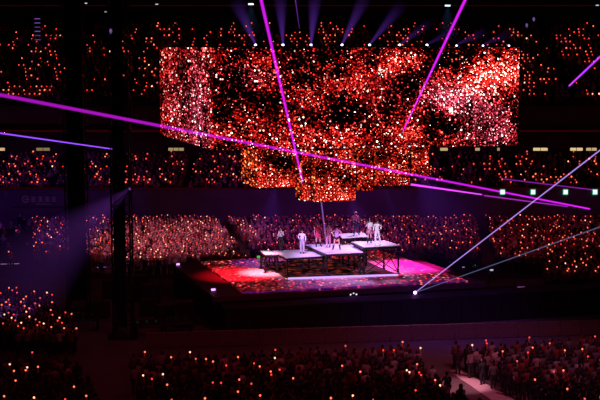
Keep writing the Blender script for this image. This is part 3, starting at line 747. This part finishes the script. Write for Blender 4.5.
def build_body(pose, grips=(False, False)):
    me0, J, E = grow(pose, 1)
    bm = bmesh.new(); bm.from_mesh(me0); bmesh.ops.holes_fill(bm, edges=bm.edges, sides=0); bmesh.ops.recalc_face_normals(bm, faces=bm.faces); bm.to_mesh(me0); bm.free()
    ob = bpy.data.objects.new('tmp', me0); COL.objects.link(ob)
    rm = ob.modifiers.new('remesh', 'REMESH'); rm.mode = 'VOXEL'; rm.voxel_size = .015; rm.use_smooth_shade = True
    sm = ob.modifiers.new('smooth', 'SMOOTH'); sm.factor = .5; sm.iterations = 3
    dg = bpy.context.evaluated_depsgraph_get(); me = bpy.data.meshes.new_from_object(ob.evaluated_get(dg))
    bpy.data.objects.remove(ob)
    P = np.array([v.co for v in me.vertices]); best = np.full(len(P), 1e9); ri = np.zeros(len(P), int); rt = np.zeros(len(P))
    for k, (a, c) in enumerate(E):
        A_, B_ = np.array(J[a][0]), np.array(J[c][0]); d = B_ - A_; t = np.clip(((P - A_) @ d) / (d @ d), 0, 1)
        ds = np.linalg.norm(P - (A_ + t[:, None] * d), axis=1) - (J[a][1] * (1 - t) + J[c][1] * t)
        q = ds < best; best[q] = ds[q]; ri[q] = k; rt[q] = t[q]
    regs = [(SEG(E[i][0]) + '-' + SEG(E[i][1]), t) for i, t in zip(ri, rt)]
    return me, J, E, regs
def cover(me, regs, sel, push, name, mat, parent):
    bm = bmesh.new(); bm.from_mesh(me); bm.verts.ensure_lookup_table(); bm.normal_update()
    keep = [sel(regs[i][0], regs[i][1], me.vertices[i].co) for i in range(len(me.vertices))]
    kill = [f for f in bm.faces if not all(keep[v.index] for v in f.verts)]
    for v in bm.verts: v.co = v.co + v.normal * push
    bmesh.ops.delete(bm, geom=kill, context='FACES')
    return mesh_obj(name, bm, mat, parent, True)
def hair_bm(kind):
    b = BM(); bmesh.ops.create_uvsphere(b, u_segments=18, v_segments=12, radius=.118, matrix=Matrix.Translation((0, .0, 1.605)) @ Matrix.Diagonal((.95, 1.0, 1.02, 1)))
    kill = [f for f in b.faces if (f.calc_center_median().y > .03 and f.calc_center_median().z < 1.655) or f.calc_center_median().z < 1.52]
    bmesh.ops.delete(b, geom=kill, context='FACES')
    if kind != 'short':
        n = 12; zl = {'long': 1.16, 'bob': 1.44, 'tail': 1.50}[kind]
        for ring in range(6):
            pass
        rows = []
        for j in range(7):
            z = 1.62 + (zl - 1.62) * j / 6; wv = 1 + .15 * math.sin(j * 1.3)
            rows.append([b.verts.new((.118 * wv * math.cos(a_), -.01 + .125 * math.sin(a_) - .02 * j / 6, z - .02 * math.sin(a_ * 3))) for a_ in [math.pi * (1 + .12) + (math.pi * (1 - .24)) * i / n * 1.0 - .06 for i in range(n + 1)]])
        for j in range(6):
            for i in range(n): b.faces.new((rows[j][i], rows[j][i + 1], rows[j + 1][i + 1], rows[j + 1][i]))
    if kind == 'tail':
        tube(b, (0, -.11, 1.62), (0, -.20, 1.60), .03, .045, 8); tube(b, (0, -.20, 1.60), (0, -.19, 1.32), .045, .02, 8)
    return b
SKIN = [surf('skin_fair', (.62, .38, .30), .5, noise=.05), surf('skin_tan', (.45, .26, .19), .5, noise=.05)]
HAIR = {n: surf('hair_' + n, c, .5) for n, c in {'black': (.012, .010, .012), 'brown': (.07, .035, .02), 'blond': (.55, .36, .2), 'pink': (.55, .18, .30)}.items()}
def cloth(n, c): 
    if 'c_' + n not in M: M['c_' + n] = surf('cloth_' + n, c, .8, scale=25)
    return M['c_' + n]
TORSO = {'pelvis-spine', 'spine-chest', 'chest-sh'}
def top_sel(sleeve):
    def f(r, t, co):
        if r in TORSO: return True
        if r == 'chest-neck': return t < .45
        if r == 'sh-el': return t < (.5 if sleeve == 'short' else 2) if sleeve != 'none' else t < .1
        if r == 'el-wr': return sleeve == 'long' and t < .9
        if r == 'pelvis-hi': return co.z > .90
        return False
    return f
def bottom_sel(length):
    def f(r, t, co):
        if r in ('pelvis-hi',): return co.z < 1.04
        if r == 'pelvis-spine': return co.z < 1.04
        if r == 'spine-chest': return False
        if r == 'hi-kn': return t < (.3 if length == 'hot' else 2)
        if r == 'kn-an': return length == 'long' and t < .95
        return False
    return f
def boots_sel(r, t, co): return (r == 'kn-an' and t > .35) or r == 'an-to'
def shoes_sel(r, t, co): return (r == 'kn-an' and t > .93) or r == 'an-to'
BODY = {}
def person(label, pose, grips, skin, hair, haircol, parts, group=None):
    key = (str(pose), grips)
    if key not in BODY: BODY[key] = build_body(pose, grips)
    me, J, E, regs = BODY[key]
    bm = bmesh.new(); bm.from_mesh(me)
    for i, g in enumerate('LR'): fingers(bm, J, g, grips[i])
    o = mesh_obj('person', bm, skin, None, True); tag(o, label, 'person', group)
    mesh_obj('hair', hair_bm(hair), haircol, o, True)
    for p in parts:
        n, sel, push, mat = p; cover(me, regs, sel, push, n, mat, o)
    for x in (-.034, .034):
        b = BM(); ball(b, (x, .098, 1.592), .013, 8, (1, .6, .8)); mesh_obj('eye', b, M['eye'], o, True)
    b = BM(); ball(b, (0, .099, 1.523), .020, 8, (1.2, .5, .42)); mesh_obj('mouth', b, M['lip'], o, True)
    for x in (-.092, .092):
        b = BM(); ball(b, (x, .0, 1.575), .028, 8, (.4, .7, 1.1)); mesh_obj('ear', b, skin, o, True)
    return o, J
M['eye'] = surf('eye_dark', (.03, .02, .02), .2); M['lip'] = surf('lip', (.5, .10, .10), .4)
white, black, red = cloth('white', (.80, .76, .82)), cloth('black', (.02, .02, .025)), cloth('red', (.65, .04, .10))
def skirt(o, mat, z0=1.0, z1=.68, fl=.24):
    b = BM(); n = 20; prev = None
    for j in range(4):
        z = z0 + (z1 - z0) * j / 3; r_ = .165 + (fl - .165) * j / 3
        ring = [b.verts.new((r_ * 1.05 * math.cos(a_ * math.tau / n) * (1 + .04 * j / 3 * math.sin(a_ * 2.5)), r_ * .85 * math.sin(a_ * math.tau / n), z)) for a_ in range(n)]
        if prev:
            for i in range(n): b.faces.new((prev[i], prev[(i + 1) % n], ring[(i + 1) % n], ring[i]))
        prev = ring
    mesh_obj('skirt', b, mat, o, True)
PERF = [
 ('person in a pale top and dark trousers at the back edge of the lilac platform', (281, 250.9), P1, {'arms': ('mic', 'down')}, 'bob', 'brown', white, 'long', black, 'long', 2.6),
 ('person in a silvery white jacket alone at the front of the lilac platform', (302.3, 253.6), P1, {'arms': ('down', 'hip')}, 'tail', 'black', white, 'long', cloth('grey', (.5, .45, .55)), 'long', 2.9),
 ('person with blond hair in a red dress and dark boots on the middle platform', (317.6, 246.8), P2, {'arms': ('hip', 'down'), 'legs': ('wide', 'stand')}, 'long', 'blond', red, 'short', 'skirt', red, 3.4),
 ('person in a pinkish outfit standing behind the one in the violet bodice', (328.4, 247.2), P2, {'arms': ('mic', 'down')}, 'long', 'black', cloth('pink', (.75, .30, .40)), 'none', cloth('pink', (.75, .30, .40)), 'long', 3.0),
 ('person in a violet bodice with bare legs wide apart on the middle platform', (336.6, 249.8), P2, {'arms': ('hip', 'hip'), 'legs': ('wide', 'wide')}, 'bob', 'black', cloth('violet', (.45, .30, .65)), 'none', black, 'hot', 3.1),
 ('person with pink hair in dark trousers on the small platform behind the others', (355.6, 235.3), P4, {'arms': ('down', 'hip'), 'legs': ('wide', 'stand')}, 'long', 'pink', cloth('rose', (.62, .20, .28)), 'short', cloth('navy', (.04, .03, .10)), 'long', 3.3),
 ('person in a white top and pink skirt beside the one in all white', (369.4, 242.6), P3, {'arms': ('front', 'mic')}, 'long', 'black', white, 'long', 'skirt', cloth('pink', (.75, .30, .40)), 3.0),
 ('person dressed all in white on the platform nearest the brightest magenta floor', (376.8, 244.0), P3, {'arms': ('hip', 'down'), 'legs': ('wide', 'stand')}, 'bob', 'black', white, 'long', white, 'long', 3.2)]
for lab, (px, py), z, pose, hr, hc, tm, sl, bt, bm_, rz in PERF:
    parts = [('top', top_sel(sl), .014, tm)]
    mt = bm_ if not isinstance(bm_, str) else None
    if bt == 'skirt': parts += [('boots', boots_sel, .016, black)]
    elif bm_ == 'hot': parts += [('shorts', bottom_sel('hot'), .012, bt), ('boots', boots_sel, .016, bt)]
    else: parts += [('trousers', bottom_sel('long'), .020, bt), ('shoes', shoes_sel, .012, white if tm is white and bt is white else black)]
    o, J = person(lab, pose, (pose['arms'][0] == 'mic', pose['arms'][1] == 'mic'), SKIN[0], hr, HAIR[hc], parts)
    if bt == 'skirt': skirt(o, bm_)
    p = gnd(px, py, z); o.location = (p.x, p.y, z + .01); o.rotation_euler = (0, 0, rz); o.scale = (1.10,) * 3
    for i, a in enumerate(pose['arms']):
        if a == 'mic':
            h = Vector(J['ha' + 'LR'[i]][0]); b = BM(); tube(b, h + Vector((0, -.02, -.09)), h + Vector((0, .01, .07)), .013, .017, 10); mi = mesh_obj('microphone', b, M['blackmetal'])
            bb_ = BM(); ball(bb_, h + Vector((0, .012, .09)), .03, 10); mesh_obj('grille', bb_, M['steel'], mi)
            tag(mi, 'handheld microphone of the ' + lab[:lab.find(' on ') if ' on ' in lab else None].replace(' at the back edge of the lilac platform', '').replace(' standing behind the one in the violet bodice', '').replace(' beside the one in all white', ''), 'microphone')
            mi.location = o.location; mi.rotation_euler = o.rotation_euler; mi.scale = o.scale

# ------------------------------------------------------------------ crowd
def inside(p, poly):
    c = False; n = len(poly)
    for i in range(n):
        a, d = poly[i], poly[(i + 1) % n]
        if (a.y > p[1]) != (d.y > p[1]) and p[0] < (d.x - a.x) * (p[1] - a.y) / (d.y - a.y) + a.x: c = not c
    return c
FRONT = {'middle floor block': [(133, 354), (408, 345), (447, 375), (480, 402), (492, 417), (140, 417)],
         'aisle side floor block': [(443, 344), (472, 342), (600, 336), (625, 335), (625, 417), (604, 417), (570, 402), (511, 374)],
         'corner floor block': [(-12, 357), (70, 355), (104, 400), (112, 417), (-12, 417)],
         'stage side floor block': [(-12, 289), (42, 291), (70, 318), (78, 333), (-12, 332)]}
people = []
for blk, pix in FRONT.items():
    poly = [gnd(*p, 1.55) for p in pix]
    cx = sum(p.x for p in poly) / len(poly); cy = sum(p.y for p in poly) / len(poly)
    for i in range(-60, 61):
        for j in range(-30, 31):
            q = Vector((cx, cy, 0)) + ux * (i * .58 + R.uniform(-.11, .11) + .29 * (j % 2)) + uy * (j * .92 + R.uniform(-.16, .16))
            if inside(q, poly) and R.random() < .93: people.append((q.y, q.x, blk))
people.sort()
NIND = 292
inds, rest = [], []
for y, x, blk in people:
    hx, hy = project((x, y, 1.6))
    if len(inds) < NIND and -2 < hx < 602 and hy < 402: inds.append((x, y, blk))
    else: rest.append((x, y, blk))
VAR = []
kinds = [('black hair and black jacket', 'short', 'black', black, 'long', 0), ('long black hair and maroon top', 'long', 'black', cloth('dark_red', (.22, .03, .035)), 'long', 0),
         ('brown hair and grey top', 'bob', 'brown', cloth('slate', (.14, .12, .14)), 'short', 0), ('long brown hair and red top', 'long', 'brown', cloth('crimson', (.42, .03, .04)), 'short', 0),
         ('tied black hair and pale top', 'tail', 'black', cloth('pale', (.34, .26, .28)), 'short', 0)]
for desc, hr, hc, tm, sl, sk in kinds:
    for hold in (False, True):
        pose = {'arms': ('down', 'up')} if hold else {'arms': ('front', 'front')}
        o, J = person('x', pose, (False, hold), SKIN[sk], hr, HAIR[hc], [('top', top_sel(sl), .016, tm), ('trousers', bottom_sel('long'), .018, cloth('denim', (.03, .03, .045))), ('shoes', shoes_sel, .012, black)], 'x')
        VAR.append((o, desc, hold))
stick_hand = Vector((.27, .245, 1.60))
bulbs = {'orange': glow('stick_orange', (1, .15, .065), 2.1), 'red': glow('stick_red', (1, .05, .025), 1.5), 'pale': glow('stick_pale', (1, .42, .24), 2.4), 'rose': glow('stick_rose', (1, .10, .14), 1.1)}
STK = {}
def stick_proto(col):
    t = thing('light_stick', 'x', 'light stick', group='x')
    b = BM(); tube(b, (0, 0, -.07), (0, 0, .09), .016, .02, 10); mesh_obj('handle', b, white, t)
    b = BM(); ball(b, (0, 0, .145), .056, 10, (1, 1, 1)); mesh_obj('bulb', b, bulbs[col], t, True)
    return t
used = set(); stick_list = []
for x, y, blk in inds:
    hold = R.random() < (.14 if 'aisle' in blk else .11)
    k = R.choices(range(5), (4, 2, 2, 1.2, 1.6))[0] * 2 + (1 if hold else 0)
    src_, desc, _h = VAR[k]
    wtxt = 'holding up glowing stick' if hold else 'hands low'
    lab = f'spectator with {desc}, {wtxt}, {blk}'
    rz = FACE + R.uniform(-.35, .35); sc = R.uniform(.93, 1.06)
    if k not in used: o = src_; used.add(k); o.location = (x, y, 0); o.rotation_euler = (0, 0, rz); o.scale = (sc,) * 3
    else: o = dup(src_, (x, y, 0), rz, scale=sc)
    o['label'] = lab; o['group'] = f'spectators with {desc} in the {blk}'
    if hold:
        p = Matrix.Translation((x, y, 0)) @ Matrix.Rotation(rz, 4, 'Z') @ (stick_hand * sc)
        stick_list.append((p, R.choices(('orange', 'red', 'pale'), (5, 3, 2))[0], 'held up in the ' + blk))
for k, (o, d_, h_) in enumerate(VAR):
    if k not in used:
        for c in list(o.children): bpy.data.objects.remove(c)
        bpy.data.objects.remove(o)

# all remaining spectators and sticks: masses
def proto_arrays(pose, zs):
    me, J, E = grow(pose, 0)
    bm = bmesh.new(); bm.from_mesh(me); bmesh.ops.triangulate(bm, faces=bm.faces)
    n0 = len(bm.faces)
    v = np.array([x.co for x in bm.verts]); f = np.array([[a.index for a in q.verts] for q in bm.faces]); bm.free()
    c = v[f].mean(axis=1); mat = np.zeros(len(f), int)
    mat[(c[:, 2] > .92)] = 1
    hd = c[:, 2] > 1.5
    mat[hd & (np.abs(c[:, 0]) < .12)] = 0
    mat[hd & (np.abs(c[:, 0]) < .12) & ((c[:, 1] < .02) | (c[:, 2] > 1.64))] = 2
    mat[(c[:, 0] > .2) & (c[:, 2] > 1.42)] = 0
    mat[(c[:, 2] <= .92)] = 3
    return v, f, mat
PA, PB = proto_arrays({'arms': ('down', 'down')}, 1), proto_arrays({'arms': ('down', 'up')}, 1)
tops = [black, cloth('dark_red', (.22, .03, .035)), cloth('slate', (.14, .12, .14)), cloth('pale', (.34, .26, .28)), cloth('white_tee', (.6, .5, .52))]
mass = []          # x, y, z, rz, hold, topcolour
sticks = []        # point, colour
def add_person(x, y, z, face, hold, colw=(4, 3, 2, 1.5, .6), scol=(4, 4, 1.2, 2), key=False, ref='held up in the crowd'):
    rz = face + R.uniform(-.3, .3)
    mass.append((x, y, z, rz, hold, R.choices(range(5), colw)[0]))
    if hold:
        p = Matrix.Translation((x, y, z)) @ Matrix.Rotation(rz, 4, 'Z') @ stick_hand
        col = R.choices(('orange', 'red', 'pale', 'rose'), scol)[0]
        (stick_list if key else sticks).append((p, col, ref) if key else (p, col))
for x, y, blk in rest:
    hx, hy = project((x, y, 1.6)); vis = -2 < hx < 602 and hy < 400
    hold = R.random() < (.36 if 'stage side' in blk else .12)
    add_person(x, y, 0, FACE if 'stage side' not in blk else FACE - .6, hold, key=vis, ref='held up in the ' + blk)
def noise2(x, y): return .5 + .25 * math.sin(x * .55 + 1.3 * math.sin(y * .4)) + .25 * math.sin(x * 1.7 + y * .9)
# terrace behind and beside the stage
y = 104.4
while y < 136.4:
    z = LOW(y); x = -45.0
    while x < 45:
        x += .58 + R.uniform(-.05, .05); yy = y + R.uniform(-.1, .1)
        px, py = project((x, yy, z + 1.6)); 
        if yy < 110.2 and px < 510: continue
        if px < 128 and yy < 113: continue
        if px < 34 and R.random() < .85: continue
        s_in = (Vector((x, yy, 0)) - Vector((BL.x, BL.y, 0)))
        if 170 < px < 395 and yy < 111.5: continue
        aisle = abs((px - 221) - (py - 215) * .85) < 6.5 or abs((px - 487) - (py - 240) * .25) < 6 or (395 < px < 500 and py > 252) or (500 < px < 545 and py > 258)
        if aisle or R.random() < .10: continue
        lit = 130 < px < 262
        hold = R.random() < (.55 if lit else .27)
        add_person(x, yy, z, math.pi, hold, (2, 3, 2, 3, 2.2) if lit else (4, 3, 2, 1.5, .7), (3, 3, 2.5, 5) if lit else (5, 5, 1, 2))
    y += .95
def stand_rows(par, dens, scol, xr=52):
    y0, z0, n, run, rise = par
    for i in range(n):
        y = y0 + (i + .55) * run; z = z0 + i * rise; x = -xr
        while x < xr:
            x += .6 + R.uniform(-.05, .05)
            px, py = project((x, y, z + 1.5))
            if px < -110 or px > 710: continue
            if int((x + 100) / 7.3) % 1 == 0 and abs(((x + 100) % 7.3) - 3.6) > 3.2: continue      # stairways
            if R.random() < .25: continue
            hold = R.random() < dens * noise2(x, y) * 2 * (1 if i < n - 2 else .4)
            add_person(x, y, z, math.pi, hold, (5, 3, 2, 1, .3), scol)
stand_rows(MID, .36, (3, 7, .3, 2))
stand_rows(UP, .40, (3, 7, .3, 2))
# nearest sticks individually
stick_list.sort(key=lambda s: s[0].y)
left = 300 - len(stick_list)
if left > 0:
    vis = [s for s in sticks if 0 < project(s[0])[0] < 600 and not (185 < project(s[0])[0] < 470 and s[0].y < 112) and not (110 < project(s[0])[0] < 133) and not (64 < project(s[0])[0] < 89)]
    vis.sort(key=lambda s: s[0].y); take = set(id(s) for s in vis[:left])
    for s in sticks:
        if id(s) in take: stick_list.append((s[0], s[1], 'held up in the terrace crowd beyond the stage'))
    sticks = [s for s in sticks if id(s) not in take]
else:
    sticks += [(s[0], s[1]) for s in stick_list[300:]]; stick_list = stick_list[:300]
cname = {'orange': 'orange', 'red': 'red', 'pale': 'pale peach', 'rose': 'rose red'}
for p, col, ref in stick_list:
    lab = f'{cname[col]} glowing light stick {ref}'; grp = f'{cname[col]} light sticks {ref}'
    tilt = R.uniform(-.25, .25)
    if col not in STK: o = STK[col] = stick_proto(col); o.location = p
    else: o = dup(STK[col], p, 0)
    o.rotation_euler = (R.uniform(-.2, .2), tilt, 0); o['label'] = lab; o['group'] = grp
def build_mass(name, V, Fc, mats_idx, mats, smooth=False):
    me = bpy.data.meshes.new(name); nv, nf = len(V), len(Fc)
    me.vertices.add(nv); me.vertices.foreach_set('co', V.astype(np.float32).ravel())
    me.loops.add(nf * 3); me.loops.foreach_set('vertex_index', Fc.astype(np.int32).ravel())
    me.polygons.add(nf); me.polygons.foreach_set('loop_start', np.arange(0, nf * 3, 3, dtype=np.int32))
    me.polygons.foreach_set('material_index', mats_idx.astype(np.int32))
    for m in mats: me.materials.append(m)
    me.update(calc_edges=True); me.validate()
    o = bpy.data.objects.new(name, me); COL.objects.link(o); o['kind'] = 'stuff'; return o
Vs, Fs, Ms = [], [], []; base = 0
for x, y, z, rz, hold, tc in mass:
    v, f, mt = PB if hold else PA
    s = R.uniform(.93, 1.05); c_, s_ = math.cos(rz), math.sin(rz)
    q = v * s if not hold else v
    Vs.append(np.stack([x + c_ * q[:, 0] - s_ * q[:, 1], y + s_ * q[:, 0] + c_ * q[:, 1], z + q[:, 2]], 1))
    Fs.append(f + base); base += len(v)
    m2 = mt.copy(); m2[mt == 1] = 3 + tc; m2[mt == 3] = 2; m2[mt == 2] = 1
    Ms.append(m2)
cr = build_mass('crowd', np.concatenate(Vs), np.concatenate(Fs), np.concatenate(Ms), [SKIN[0], HAIR['black'], cloth('denim', (.03, .03, .045))] + tops)
tag(cr, 'dense mass of standing spectators filling the terrace and the stands of the hall', 'crowd')
b = bmesh.new(); bmesh.ops.create_icosphere(b, subdivisions=1, radius=1)
bv = np.array([v.co for v in b.verts]); bf = np.array([[a.index for a in q.verts] for q in b.faces]); b.free()
b = bmesh.new(); bmesh.ops.create_cone(b, cap_ends=True, segments=5, radius1=.016, radius2=.02, depth=.16, matrix=Matrix.Translation((0, 0, .01))); bmesh.ops.triangulate(b, faces=b.faces)
hv = np.array([v.co for v in b.verts]); hf = np.array([[a.index for a in q.verts] for q in b.faces]); b.free()
Vs, Fs, Ms = [], [], []; base = 0; ci = {'orange': 0, 'red': 1, 'pale': 2, 'rose': 3}
for p, col in sticks:
    P = np.array(p); r_ = R.uniform(.040, .070) if P[1] < 138 else R.uniform(.06, .11)
    Vs += [bv * r_ + P + (0, 0, .09 + r_ * .95), hv + P]; Fs += [bf + base, hf + base + len(bv)]; base += len(bv) + len(hv)
    Ms += [np.full(len(bf), ci[col]), np.full(len(hf), 4)]
ls = build_mass('light_sticks_mass', np.concatenate(Vs), np.concatenate(Fs), np.concatenate(Ms), [bulbs['orange'], bulbs['red'], bulbs['pale'], bulbs['rose'], white])
ls.name = 'light_stick_field'
tag(ls, 'thousands of small red and orange light sticks glowing through the stands', 'light sticks')
print('COUNTS individuals', len(inds), 'mass', len(mass), 'sticks', len(stick_list), len(sticks))
